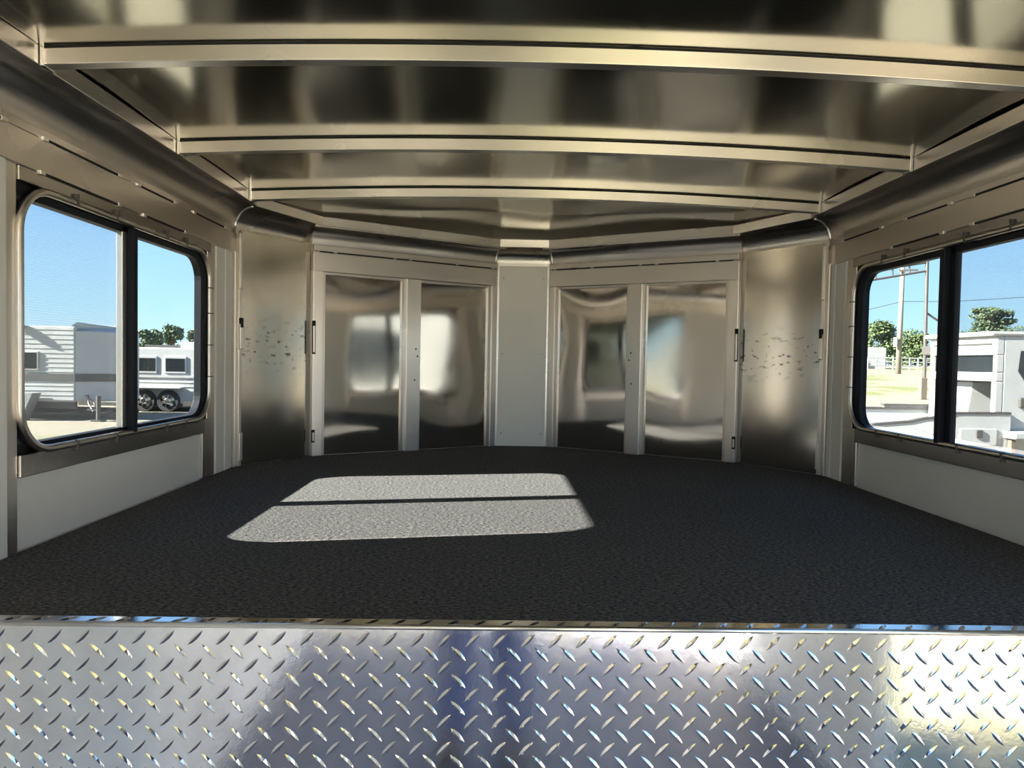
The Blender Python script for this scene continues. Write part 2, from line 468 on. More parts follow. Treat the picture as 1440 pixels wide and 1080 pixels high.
    W = thing('window_%d' % (1 if sgn < 0 else 2), None, None, (wx(0.03), (ya + yb) / 2, 0.18), kind='structure')
    b = B()     # dark backing of the opening around the rounded frame
    ring_plate(b, rrect(yr0 - 0.002, yr1 - 0.02, 0.197 if sgn < 0 else 0.188, 0.70, 0.075), rect_loop(yr0 - 0.03, yr1 + 0.02, 0.13, 0.77), wx(0.020), wx(0.029))
    child('opening_liner', b, MT['gap'], W)
    # rubber gasket frame (deep, dark)
    b = B(); ring_plate(b, rrect(yr0 + 0.004, yr1 - 0.042, 0.206 if sgn < 0 else 0.195, 0.685, 0.066), rrect(yr0 - 0.006, yr1 - 0.006, 0.192 if sgn < 0 else 0.183, 0.702, 0.084), wx(0.006), wx(0.0295))
    child('gasket_frame', b, MT['rubber'], W, 0.002)
    # aluminium garnish ring (half-round tube)
    g = rrect(yr0, yr1, 0.190, 0.709, 0.092, 10)
    b = B(); b.tube([(wx(-0.001), y, z) for y, z in g], 0.0085, 10, closed=True, flat=(1, 0, 0))
    child('garnish_ring', b, MT['mill'], W, 0, True)
    # clips round the ring
    ym = 1.805 + dy
    b = B()
    for yk in (1.56, 1.72, 1.98, 2.1):
        bx(b, wx, -0.0115, 0.004, yk + dy - 0.0015, yk + dy + 0.0015, 0.702, 0.728)
        bx(b, wx, -0.0115, 0.004, yk + dy - 0.0015, yk + dy + 0.0015, 0.174, 0.198)
    for zk in (0.32, 0.42, 0.52, 0.60): bx(b, wx, -0.0105, 0.004, yr1 - 0.01, yr1 + 0.012, zk - 0.0015, zk + 0.0015)
    child('clip', b, MT['steel'], W)
    b = B(); bx(b, wx, -0.010, 0.028, ym - 0.010, ym + 0.010, 0.19, 0.70); child('mullion', b, MT['rubber'], W, 0.002)
    b = B(); bx(b, wx, 0.006, 0.022, ym - 0.034, ym - 0.012, 0.19, 0.70); child('screen_frame', b, MT['frame'] if sgn < 0 else MT['rubber'], W, 0.002)
    b = B(); bx(b, wx, 0.010, 0.027, ym + 0.011, ym + 0.020, 0.19, 0.684); child('sash_stile', b, MT['rubber'], W, 0.002)
    b = B(); bx(b, wx, 0.023, 0.027, yr0 + 0.008, ym, 0.205, 0.695); child('pane', b, MT['glass'], W)
    b = B(); bx(b, wx, 0.018, 0.022, ym, yr1 - 0.022, 0.205, 0.695); child('pane', b, MT['glass'], W)
    b = B(); x = wx(0.014); b.poly([(x, yr0 + 0.012, 0.205), (x, ym - 0.02, 0.205), (x, ym - 0.02, 0.69), (x, yr0 + 0.012, 0.69)])
    child('screen', b, MT['screen'], W)

# side door jambs behind the viewer are part of the left wall; nose wall behind the panels
b = B(); solid_sweep(b, NOSE[1:-1], [(0, -0.02), (0, Z_SEAM), (-0.03, Z_SEAM), (-0.03, -0.02)])
wf = struct(obj('wall_front', b, MT['mill']))
b = B(); solid_sweep(b, NOSE2, cove_prof(), True); cv = child('cove', b, MT['cove'], wf)
for p in cv.data.polygons: p.use_smooth = len(p.vertices) == 4
md = cv.modifiers.new('split', 'EDGE_SPLIT'); md.split_angle = math.radians(25)
b = B(); solid_sweep(b, NOSE, [(-0.06, Z_SEAM - 0.02), (-0.06, 1.03), (-0.052, 1.03), (-0.052, Z_SEAM - 0.02)]); child('roof_edge_skin', b, MT['white_out'], wf)
# weld lines where the cove sections meet
for i in (1, 6):
    b = B()
    pr = cove_prof()[:11]
    path = []
    for d, z in pr:
        x, y = offset_plan(NOSE, d + 0.001)[i]; path.append((x, y, z + drop(2.5) * (z - Z_SEAM) / 0.078))
    b.tube(path, 0.004, 8); child('cove_weld', b, MT['weld'], wf, 0, True)
# ceiling rail all round
RAILPLAN = offset_plan(NOSE, 0.068)
b = B(); solid_sweep(b, NOSE2, [(0.066, Z_RB), (0.082, Z_RB), (0.082, Z_RT + 0.002), (0.066, Z_RT + 0.002)], True)
struct(obj('trim_1', b, MT['framex'], bevel=0.0015))
# ceiling sheet with oil-can waves
b = B(); nx, ny = 60, 150
rows = []
BOWS = (1.320, 1.868, 2.400)
def wave(x, y):
    edges = (-1.9, -1.33, -0.79, -0.25, 0.29, 0.76) + BOWS + (3.3,)
    for e0, e1 in zip(edges, edges[1:]):
        if e0 <= y <= e1:
            t = (y - e0) / (e1 - e0)
            env = math.sin(math.pi * t) ** 1.0
            return env * (0.0035 * math.sin(6.0 * x + 1.3 * e0) + 0.003 * math.sin(9.5 * x - 2.1 * e0 + 2 * t) + 0.002)
    return 0
for j in range(ny + 1):
    y = Y_BACK + (3.28 - Y_BACK) * j / ny
    rows.append([b.bm.verts.new((XL + 0.03 + (XR - XL - 0.06) * i / nx, y, ceil_z(XL + 0.03 + (XR - XL - 0.06) * i / nx) + 0.001 + drop(y) + wave(XL + (XR - XL) * i / nx, y))) for i in range(nx + 1)])
for r0, r1 in zip(rows, rows[1:]):
    for i in range(nx): b.bm.faces.new((r0[i], r1[i], r1[i + 1], r0[i + 1]))
ce = struct(obj('ceiling', b, MT['ceiling'], smooth=True))
roofplan = offset_plan(NOSE, -0.06)
b = B(); b.prism(roofplan, 1.025, 1.035); child('roof_skin', b, MT['white_out'], ce)

# ------------------------------------------------------------------ THINGS inside
carpet_plan = [(XL + 0.002, Y_EDGE + 0.029)] + offset_plan(NOSE, 0.002)[1:-1] + [(XR - 0.002, Y_EDGE + 0.029)]
b = B(); b.prism(carpet_plan, -0.012, 0.0)
tag(rebase(obj('carpet', b, MT['carpet']), (XC, 2.1, -0.012)), 'dark charcoal carpet covering the raised nose deck, with a sunlit patch', 'carpet')

# tread plate riser: bent lip + face, raised lozenges as real relief
tp = thing('tread_plate', 'shiny diamond tread plate facing the front edge of the raised deck', 'metal panel', (XC, Y_EDGE, FLOOR_Z))
b = B()
b.box(XL + 0.002, XR - 0.002, Y_EDGE, Y_EDGE + 0.004, FLOOR_Z + 0.001, 0.003)
child('face_sheet', b, MT['plate'], tp, 0)
b = B(); b.box(XL + 0.002, XR - 0.002, Y_EDGE + 0.0041, Y_EDGE + 0.029, -0.004, 0.003); child('lip', b, MT['plate'], tp, 0)
b = B()
b.tube([(XL + 0.003, Y_EDGE + 0.003, 0.001), (XR - 0.003, Y_EDGE + 0.003, 0.001)], 0.0042, 10); child('folded_edge', b, MT['chrome'], tp, 0, True)
def lozenge(bm, c, u, v, n, L=0.0145, Wd=0.0036, h=0.0021):
    """raised tear shaped bar centred at c, long axis u, width axis v, normal n"""
    c = Vector(c)
    base = []; top = []
    for t, wd in ((-1, 0.05), (-0.6, 0.7), (0, 1.0), (0.6, 0.7), (1, 0.05)):
        base.append((c + u * L * t, wd))
    lv = [bm.verts.new(p + v * Wd * wd) for p, wd in base]
    rv = [bm.verts.new(p - v * Wd * wd) for p, wd in base]
    tv = [bm.verts.new(p + n * h * q) for (p, wd), q in zip(base, (0.05, 0.85, 1, 0.85, 0.05))]
    for i in range(4):
        bm.faces.new((lv[i], lv[i + 1], tv[i + 1], tv[i])); bm.faces.new((tv[i], tv[i + 1], rv[i + 1], rv[i]))
b = B(); P = 0.0395
ux, uz = Vector((1, 0, 0)), Vector((0, 0, 1))
s2 = math.sqrt(0.5)
k = 0
x = XL + 0.02
while x < XR - 0.02:
    z = -0.016
    while z > FLOOR_Z + 0.02:
        lozenge(b.bm, (x, Y_EDGE, z), (ux + uz) * s2, (ux - uz) * s2, Vector((0, -1, 0)))
        lozenge(b.bm, (x + P / 2, Y_EDGE, z - P / 2), (ux - uz) * s2, (ux + uz) * s2, Vector((0, -1, 0)))
        z -= P
    lozenge(b.bm, (x + 0.01, Y_EDGE + 0.016, 0.003), (ux + Vector((0, 1, 0))) * s2, (ux - Vector((0, 1, 0))) * s2, Vector((0, 0, 1)))
    x += P
lz = child('raised_tread', b, MT['plate'], tp)
lz['kind'] = 'stuff'

# roof bows
ORD = {0: 'aluminium roof bow spanning the ceiling nearest the doorway, widest of the three',
       1: 'aluminium roof bow across the ceiling, middle one of the three',
       2: 'aluminium roof bow across the ceiling just ahead of the mirrored doors'}
for i, y in enumerate(BOWS):
    t = thing('roof_bow', ORD[i], 'beam', (XC, y, Z_RT), group='roof bows under the ceiling')
    b = B(); n = 40
    xs = [XL + 0.088 + (XR - XL - 0.176) * k / n for k in range(n + 1)]
    fr = [b.bm.verts.new((x, y, ceil_z(x) + 0.0005)) for x in xs]; fb = [b.bm.verts.new((x, y, ceil_z(x) - 0.032)) for x in xs]
    kr = [b.bm.verts.new((x, y + 0.028, ceil_z(x) + 0.0005)) for x in xs]; kb = [b.bm.verts.new((x, y + 0.028, ceil_z(x) - 0.032)) for x in xs]
    for k in range(n):
        for r0, r1 in ((fr, fb), (fb, kb), (kb, kr), (kr, fr)): b.bm.faces.new((r0[k], r0[k + 1], r1[k + 1], r1[k]))
    for k in (0, n): b.bm.faces.new((fr[k], fb[k], kb[k], kr[k]))
    child('bar', b, MT['framex'], t, 0.0015)
    b = B()
    for k in range(n):
        x0, x1 = xs[k], xs[k + 1]
        b.hexa([(x0, y - 0.0015, ceil_z(x0) - 0.0022), (x1, y - 0.0015, ceil_z(x1) - 0.0022), (x1, y - 0.0015, ceil_z(x1)), (x0, y - 0.0015, ceil_z(x0))],
               [(x0, y, ceil_z(x0) - 0.004), (x1, y, ceil_z(x1) - 0.004), (x1, y, ceil_z(x1)), (x0, y, ceil_z(x0))])
    child('sealant_line', b, MT['gap'], t)
    for sx in (XL + 0.083, XR - 0.083):
        b = B(); q = 0.008 if sx < 0 else -0.008
        b.box(min(sx, sx + q), max(sx, sx + q), y - 0.004, y + 0.032, Z_RB - 0.002, Z_RT + 0.004)
        child('end_bracket', b, MT['chrome'], t, 0.001)

# corner panels
for sgn, lab in ((-1, 'scuffed polished metal corner panel between left window wall and mirrored doors'),
                 (1, 'scuffed polished metal corner panel between right window wall and mirrored doors')):
    i0, i1 = (1, 2) if sgn < 0 else (6, 5)
    a0 = Vector(NOSE[i0]); a1 = Vector(NOSE[i1]); e = (a1 - a0).normalized()
    nrm = Vector((e.y, -e.x)) if sgn < 0 else Vector((-e.y, e.x))
    L = (a1 - a0).length
    t = thing('corner_panel', lab, 'metal panel', ((a0.x + a1.x) / 2, (a0.y + a1.y) / 2, 0.001), group='polished corner panels')
    def pt(s, d, z): q = a0 + e * s + nrm * d; return (q.x, q.y, z)
    b = B(); n, mz = 10, 24; g = []
    z0, z1 = 0.002, 0.825
    for j in range(mz + 1):
        v = j / mz
        g.append([b.bm.verts.new(pt(0.02 + (L - 0.03) * k / n, 0.006 + 0.0025 * math.sin(math.pi * k / n) * math.sin(math.pi * v) + 0.0012 * math.sin(9 * v) * math.sin(math.pi * k / n), z0 + (z1 - z0) * v)) for k in range(n + 1)])
    for r0, r1 in zip(g, g[1:]):
        for k in range(n): b.bm.faces.new((r0[k], r0[k + 1], r1[k + 1], r1[k]))
    child('sheet', b, MT['corner'], t, 0, True)
    def pbox(b, s0, s1, d0, d1, za, zb):
        b.hexa([pt(s0, d0, za), pt(s1, d0, za), pt(s1, d1, za), pt(s0, d1, za)], [pt(s0, d0, zb), pt(s1, d0, zb), pt(s1, d1, zb), pt(s0, d1, zb)])
    b = B(); pbox(b, 0.004, 0.018, 0.0, 0.016, 0.001, 0.80); child('edge_trim', b, MT['frame'], t, 0.002)
    b = B(); pbox(b, 0.003, 0.016, 0.016, 0.022, 0.62, 0.815); child('weld_bead', b, MT['weld'], t, 0.003)
    b = B(); pbox(b, 0.004, 0.020, 0.014, 0.024, 0.41, 0.50); child('latch_keeper', b, MT['frame'], t, 0.003)
    b = B(); pbox(b, 0.005, 0.019, 0.0145, 0.0250, 0.485, 0.520); child('latch_slot', b, MT['gap'], t, 0.003)
    b = B(); pbox(b, 0.004, 0.020, 0.014, 0.022, 0.02, 0.12); child('hinge', b, MT['weld'], t, 0.003)

# centre panel
c0, c1 = Vector(NOSE[3]), Vector(NOSE[4])
t = thing('centre_panel', 'narrow off-white riveted panel between the two mirrored door pairs', 'panel', (NC, 3.235, 0.001))
b = B(); b.box(NC - 0.108, NC + 0.108, 3.222, 3.234, 0.002, 0.815); child('sheet', b, MT['white'], t, 0.001)
for px in (NC - 0.09, NC + 0.09):
    for pz in (0.06, 0.42, 0.76):
        b = B(); bmesh.ops.create_uvsphere(b.bm, u_segments=10, v_segments=6, radius=0.004, matrix=Matrix.Translation((px, 3.222, pz))); child('rivet', b, MT['chrome'], t, 0, True)

# mirrored door units
UOFF = 0.028
for sgn, lab in ((-1, 'pair of mirrored metal doors in aluminium frame, left of the white centre panel'),
                 (1, 'pair of mirrored metal doors in aluminium frame, right of the white centre panel')):
    i0, i1 = (2, 3) if sgn < 0 else (5, 4)
    a0 = Vector(NOSE[i0]); a1 = Vector(NOSE[i1]); e = (a1 - a0).normalized()
    nrm = Vector((e.y, -e.x)) if sgn < 0 else Vector((-e.y, e.x))
    L = (a1 - a0).length
    t = thing('mirrored_cabinet', lab, 'cabinet', ((a0.x + a1.x) / 2, (a0.y + a1.y) / 2, 0.001), group='mirrored door pairs in the nose')
    S0, S1 = -0.004, L + 0.002
    def pt(s, d, z): q = a0 + e * s + nrm * d; return (q.x, q.y, z)
    def pbox(b, s0, s1, d0, d1, za, zb):
        b.hexa([pt(s0, d0, za), pt(s1, d0, za), pt(s1, d1, za), pt(s0, d1, za)], [pt(s0, d0, zb), pt(s1, d0, zb), pt(s1, d1, zb), pt(s0, d1, zb)])
        return b
    FD = UOFF                        # front face of frame
    pw = 0.040
    o1 = child('outer_post', pbox(B(), S0 + 0.006, S0 + 0.006 + pw, 0.002, FD, 0.001, 0.80), MT['frame'], t, 0.002)
    child('inner_post', pbox(B(), S1 - 0.032, S1 - 0.004, 0.002, FD, 0.001, 0.80), MT['frame'], t, 0.002)
    child('top_rail', pbox(B(), S0 + 0.006, S1 - 0.004, 0.002, FD + 0.001, 0.722, 0.797), MT['framex'], t, 0.002)
    child('top_channel', pbox(B(), S0 + 0.006, S1 - 0.006, 0.002, FD + 0.006, 0.800, 0.824), MT['framex'], t, 0.002)
    b = B()
    pbox(b, S0 + 0.03, S1 - 0.02, FD - 0.004, FD + 0.0045, 0.7965, 0.8005)
    child('joint', b, MT['gap'], t)
    for s in (0.08, 0.33, 0.40, 0.62, 0.80): child('weld_bead', pbox(B(), s, s + 0.014, FD, FD + 0.0085, 0.796, 0.802), MT['weld'], t, 0.002)
    sm = S0 + (0.426 if sgn < 0 else 0.430)
    child('centre_stile', pbox(B(), sm - 0.031, sm + 0.031, 0.002, FD + 0.010, 0.001, 0.722), MT['frame'], t, 0.0025)
    # cove and ceiling rail of the unit
    b = B(); rows = []
    pr = cove_prof(UOFF, 10, 0.824, 0.886, 0.040)
    A = [b.bm.verts.new(pt(S0, d, z)) for d, z in pr]; Z = [b.bm.verts.new(pt(S1 - 0.012, d, z)) for d, z in pr]
    m = len(pr)
    for k in range(m): b.bm.faces.new((A[k], A[(k + 1) % m], Z[(k + 1) % m], Z[k]))
    b.bm.faces.new(A); b.bm.faces.new(Z)
    c = child('cove', b, MT['cove'], t)
    for p in c.data.polygons: p.use_smooth = len(p.vertices) == 4
    md = c.modifiers.new('split', 'EDGE_SPLIT'); md.split_angle = math.radians(30)
    b = B(); b.tube([pt(S1 - 0.014, d + 0.001, z) for d, z in pr[:11]], 0.004, 8); child('cove_weld', b, MT['weld'], t, 0, True)
    child('ceiling_rail', pbox(B(), S0 - 0.003, S1 + 0.012, UOFF + 0.030, UOFF + 0.048, 0.884, 0.926), MT['framex'], t, 0.002)
    child('end_plate', pbox(B(), S0 - 0.001, S0 + 0.003, 0.002, UOFF + 0.002, 0.80, 0.885), MT['mill'], t)
    # doors
    for di, (s0, s1) in enumerate(((S0 + 0.006 + pw, sm - 0.031), (sm + 0.031, S1 - 0.032))):
        d = bpy.data.objects.new('door', None); COL.objects.link(d); d.parent = t
        b = B(); n, mz = 14, 24; g = []; z0, z1 = 0.004, 0.722
        amp = (0.0022, -0.0026)[di] if sgn < 0 else (-0.0020, 0.0030)[di]
        for j in range(mz + 1):
            v = j / mz; row = []
            for k in range(n + 1):
                u = k / n
                env = math.sin(math.pi * u) * math.sin(math.pi * v)
                d_ = 0.012 + amp * env + 0.0010 * math.sin(2 * math.pi * v * 1.5 + di) * math.sin(math.pi * u)
                row.append(b.bm.verts.new(pt(s0 + (s1 - s0) * u, d_, z0 + (z1 - z0) * v)))
            g.append(row)
        for r0, r1 in zip(g, g[1:]):
            for k in range(n): b.bm.faces.new((r0[k], r0[k + 1], r1[k + 1], r1[k]))
        child('mirror_sheet', b, MT['mirror'], d, 0, True)
        b = B()
        pbox(b, s0, s0 + 0.010, 0.012, FD - 0.006, 0.002, 0.722); pbox(b, s1 - 0.016, s1, 0.012, FD - 0.006, 0.002, 0.722); pbox(b, s0 + 0.010, s1 - 0.016, 0.012, FD - 0.008, 0.712, 0.722)
        child('edge_frame', b, MT['mill'], d, 0.001)
    # latch slots on the outer post
    for za, zb in ((0.40, 0.53), (0.055, 0.105)):
        child('latch_slot', pbox(B(), S0 + 0.003, S0 + 0.017, FD - 0.003, FD + 0.0025, za, zb), MT['gap'], t, 0.002)
        child('latch_bolt', pbox(B(), S0 + 0.006, S0 + 0.015, FD - 0.001, FD + 0.0045, za + 0.006, zb - 0.02 if zb > .2 else zb - 0.01), MT['mill'], t, 0.002)
    for s, z in ((sm + 0.012, 0.43), (sm + 0.020, 0.40), (sm + 0.008, 0.30)):
        b = B(); c = pt(s, FD + 0.010, z); bmesh.ops.create_uvsphere(b.bm, u_segments=10, v_segments=6, radius=0.004, matrix=Matrix.Translation(c)); child('screw', b, MT['steel'], t, 0, True)

# ------------------------------------------------------------------ THINGS outside
def ground_at(x, y): return ground_h(x, y)
def wheel(par, c, r, w_, name='wheel'):
    """wheel whose axle runs along Y; c = hub centre"""
    n = 28
    b = B(); prof = [(0.62, -w_ / 2), (0.93, -w_ / 2), (1.0, -w_ / 3), (1.0, w_ / 3), (0.93, w_ / 2), (0.62, w_ / 2)]
    rings = [[b.bm.verts.new((c[0] + q * r * math.cos(2 * math.pi * k / n), c[1] + y, c[2] + q * r * math.sin(2 * math.pi * k / n))) for k in range(n)] for q, y in prof]
    for i in range(len(rings)):
        r0, r1 = rings[i], rings[(i + 1) % len(rings)]
        for k in range(n): b.bm.faces.new((r0[k], r0[(k + 1) % n], r1[(k + 1) % n], r1[k]))
    wh = child(name, b, MT['tire'], par)
    b = B(); n2 = 24
    def disc(q0, q1, y0, y1):
        A = [b.bm.verts.new((c[0] + q0 * r * math.cos(2 * math.pi * k / n2), c[1] + y0, c[2] + q0 * r * math.sin(2 * math.pi * k / n2))) for k in range(n2)]
        Z = [b.bm.verts.new((c[0] + q1 * r * math.cos(2 * math.pi * k / n2), c[1] + y1, c[2] + q1 * r * math.sin(2 * math.pi * k / n2))) for k in range(n2)]
        for k in range(n2): b.bm.faces.new((A[k], A[(k + 1) % n2], Z[(k + 1) % n2], Z[k]))
        return A, Z
    disc(0.64, 0.58, -w_ / 2, -w_ / 2 + 0.04)
    A, Z = disc(0.28, 0.22, -w_ / 2 - 0.02, -w_ / 2 - 0.04); b.bm.faces.new(Z)
    for k in range(6):
        a = 2 * math.pi * k / 6 + 0.3
        p0 = (c[0] + 0.25 * r * math.cos(a), c[1] - w_ / 2, c[2] + 0.25 * r * math.sin(a)); p1 = (c[0] + 0.6 * r * math.cos(a), c[1] - w_ / 2 + 0.02, c[2] + 0.6 * r * math.sin(a))
        b.bar(p0, p1, 0.03, 0.26 * r)
    m = b.bm
    loc = Vector(par.location); bmesh.ops.translate(m, vec=-loc, verts=m.verts[:])
    rim = obj('rim', m, MT['chrome'], wh)
    return wh

# --- left: grey-white trailer with tongue jack (Y = 20)
Y1 = 20.0
p = lambda x, y: at_y(x, y, Y1)
gz = GROUND
x_r = p(158, 500).x; x_m = p(105, 500).x; x_l = p(-90, 500).x; zt = p(100, 459).z; zb = p(100, 578).z
tA = thing('travel_trailer', 'long ribbed white trailer with grey stripe and tongue jack, behind the screened left window', 'trailer', (x_m, Y1 + 1.2, gz))
b = B(); b.prism([(x_l, Y1), (x_m, Y1), (x_m + 0.0, Y1 + 2.4), (x_l, Y1 + 2.4)], zb + 0.25, zt)
child('body', b, MT['white_dim'], tA, 0.03)
b = B()
zz = zb + 0.3
while zz < zt - 0.1:
    b.box(x_l, x_m - 0.03, Y1 - 0.012, Y1, zz, zz + 0.03); zz += 0.13
child('side_ribs', b, MT['white_dim'], tA)
b = B(); b.prism([(x_m + 0.001, Y1), (x_r, Y1 + 0.9), (x_r, Y1 + 1.5), (x_m + 0.001, Y1 + 2.4)], zb + 0.25, zt - 0.1)
child('nose', b, MT['white_dim'], tA, 0.05)
b = B(); b.hexa([(x_m - 0.2, Y1 - 0.02, zt - 0.06), (x_r + 0.03, Y1 + 0.88, zt - 0.16), (x_r + 0.03, Y1 + 1.52, zt - 0.16), (x_m - 0.2, Y1 + 2.42, zt - 0.06)],
         [(x_m, Y1 + 0.1, zt + 0.13), (x_r - 0.25, Y1 + 0.95, zt + 0.02), (x_r - 0.25, Y1 + 1.5, zt + 0.02), (x_m, Y1 + 2.3, zt + 0.13)])
child('nose_cap', b, plain('blue_grey_cap', (0.30, 0.36, 0.40), 0.4), tA, 0.02)
b = B(); b.box(x_l, x_m + 0.02, Y1 - 0.02, Y1 - 0.001, p(0, 535).z, p(0, 524).z)
b.hexa([(x_m + .02, Y1 - 0.02, p(0, 535).z), (x_r + .01, Y1 + 0.88, p(0, 535).z), (x_r + .01, Y1 + 0.9, p(0, 535).z), (x_m + .02, Y1, p(0, 535).z)],
       [(x_m + .02, Y1 - 0.02, p(0, 524).z), (x_r + .01, Y1 + 0.88, p(0, 524).z), (x_r + .01, Y1 + 0.9, p(0, 524).z), (x_m + .02, Y1, p(0, 524).z)])
child('stripe', b, MT['greyband'], tA)
q0, q1 = p(31, 520), p(55, 494)
b = B(); b.box(q0.x, q1.x, Y1 - 0.05, Y1 - 0.001, q0.z, q1.z); wn_ = child('window', b, MT['frame'], tA, 0.01)
b = B(); b.box(q0.x + 0.04, q1.x - 0.04, Y1 - 0.056, Y1 - 0.05, q0.z + 0.04, q1.z - 0.04); bmesh.ops.translate(b.bm, vec=-Vector(tA.location), verts=b.bm.verts[:]); obj('pane', b.bm, MT['darkglass'], wn_)
q = p(161, 482)
b = B(); b.bar((q.x - 0.08, Y1 + 0.62, q.z - 0.1), (q.x + 0.1, Y1 + 0.68, q.z + 0.12), 0.03, 0.06); child('dark_sticker', b, MT['steel'], tA)  # dark sticker on the nose, shaped as a thin bar
q = p(30, 458); b = B(); bmesh.ops.create_uvsphere(b.bm, u_segments=12, v_segments=8, radius=0.13, matrix=Matrix.Translation((q.x, Y1 - 0.1, q.z))); child('porch_lamp', b, MT['steel'], tA, 0, True)
# tapered skirt, tongue frame, jack, chain
a0, a1, a2, a3 = p(10, 552), p(60, 552), p(38, 602), p(10, 602)
b = B(); b.hexa([(v.x, Y1 - 0.45, v.z) for v in (a0, a1, a2, a3)], [(v.x, Y1 - 0.05, v.z) for v in (a0, a1, a2, a3)]); child('landing_gear_cover', b, plain('grey_steel', (0.25, 0.25, 0.24), 0.5), tA)
zf = p(0, 579).z
b = B(); b.bar((x_l, Y1 + 0.3, zf), (x_r + 0.1, Y1 + 1.2, zf), 0.10, 0.13); b.bar((x_l, Y1 + 2.2, zf), (x_r + 0.1, Y1 + 1.2, zf), 0.10, 0.13); b.bar((x_l, Y1 + 0.1, zf + 0.22), (x_m, Y1 + 0.1, zf + 0.22), 0.08, 0.2); child('tongue_frame', b, MT['steel'], tA)
j = p(147, 578)
b = B(); b.tube([(j.x, Y1 - 0.3, ground_at(j.x, Y1)), (j.x, Y1 - 0.3, p(147, 556).z)], 0.06, 12); b.box(j.x - 0.14, j.x + 0.14, Y1 - 0.44, Y1 - 0.16, ground_at(j.x, Y1), ground_at(j.x, Y1) + 0.04); b.bar((j.x - 0.3, Y1 - 0.3, p(0, 573).z), (j.x, Y1 - 0.3, p(0, 573).z), 0.05); b.bar((j.x, Y1 + 0.4, zf), (j.x, Y1 - 0.3, zf), 0.07)
child('jack', b, MT['steel'], tA)
b = B(); b.tube([p(115, 553) + Vector((0, 0.3, 0)), p(125, 568) + Vector((0, 0, 0)), p(137, 578) + Vector((0, -0.2, 0))], 0.025, 6); b.tube([p(120, 556), p(132, 566), p(141, 570) + Vector((0, -0.25, 0))], 0.025, 6); child('safety_chain', b, MT['steel'], tA)

# --- left far: white gooseneck trailer with two axles (Y = 22.5)
Y2 = 23.5
p = lambda x, y: at_y(x, y, Y2)
g2 = ground_at(p(235, 580).x, Y2)
tB = thing('horse_trailer', 'bright white trailer on two visible wheels, seen through the clear left pane', 'trailer', (p(240, 500).x, Y2 + 1.1, g2))
xl, xr = p(110, 500).x, p(330, 500).x
b = B(); b.box(xl, xr, Y2, Y2 + 2.3, p(0, 568).z, p(240, 489).z); child('body', b, MT['white_out'], tB, 0.04)
b = B(); b.box(p(253, 0).x, xr, Y2 + 0.1, Y2 + 2.2, p(0, 489).z, p(0, 476).z); child('roof_unit', b, MT['white_out'], tB, 0.05)
b = B(); b.box(p(200, 0).x, p(248, 0).x, Y2 + 0.2, Y2 + 1.5, p(240, 489).z, p(240, 486).z + 0.02); child('roof_rack', b, MT['steel'], tB)
b = B()
for yy in (537, 543, 549, 555): b.box(xl, xr, Y2 - 0.015, Y2, p(240, yy + 1).z, p(240, yy).z)
b.box(xl, xr, Y2 - 0.03, Y2, p(240, 531).z, p(240, 528).z); child('side_ribs', b, MT['white_dim'], tB)
for (a, c) in ((190, 220), (235, 262)):
    b = B(); b.box(p(a - 2, 0).x, p(c + 2, 0).x, Y2 - 0.03, Y2, p(240, 525).z, p(240, 501).z); wv_ = child('window', b, MT['white_out'], tB, 0.01)
    b = B(); b.box(p(a, 0).x, p(c, 0).x, Y2 - 0.036, Y2 - 0.03, p(240, 522).z, p(240, 504).z); bmesh.ops.translate(b.bm, vec=-Vector(tB.location), verts=b.bm.verts[:]); obj('pane', b.bm, MT['darkglass'], wv_)
wr = p(237, 558).z; r_ = 0.36
for cxp in (205, 238): wheel(tB, (p(cxp, 570).x, Y2 - 0.02, g2 + r_), r_, 0.22)
b = B(); fx0, fx1 = p(186, 0).x, p(256, 0).x; zf0 = g2 + 0.45
b.hexa([(fx0 - 0.15, Y2 - 0.2, zf0), (fx1 + 0.15, Y2 - 0.2, zf0), (fx1 - 0.1, Y2 - 0.2, g2 + 0.84), (fx0 + 0.1, Y2 - 0.2, g2 + 0.84)], [(fx0 - 0.15, Y2 - 0.18, zf0 + 0.3), (fx1 + 0.15, Y2 - 0.18, zf0 + 0.3), (fx1 - 0.1, Y2 - 0.001, g2 + 0.88), (fx0 + 0.1, Y2 - 0.001, g2 + 0.88)])
b = B(); b.box(fx0, fx1 + 0.1, Y2 - 0.26, Y2 - 0.001, g2 + 0.76, g2 + 0.82); child('fender', b, MT['white_out'], tB, 0.02)
b = B(); b.box(xl, xr, Y2 - 0.002, Y2 + 0.1, g2 + 0.28, p(0, 568).z); child('chassis_rail', b, MT['steel'], tB)
b = B(); b.box(p(263, 0).x, p(276, 0).x, Y2 - 0.2, Y2 + 0.2, g2 + 0.2, g2 + 0.36); child('step', b, MT['steel'], tB)

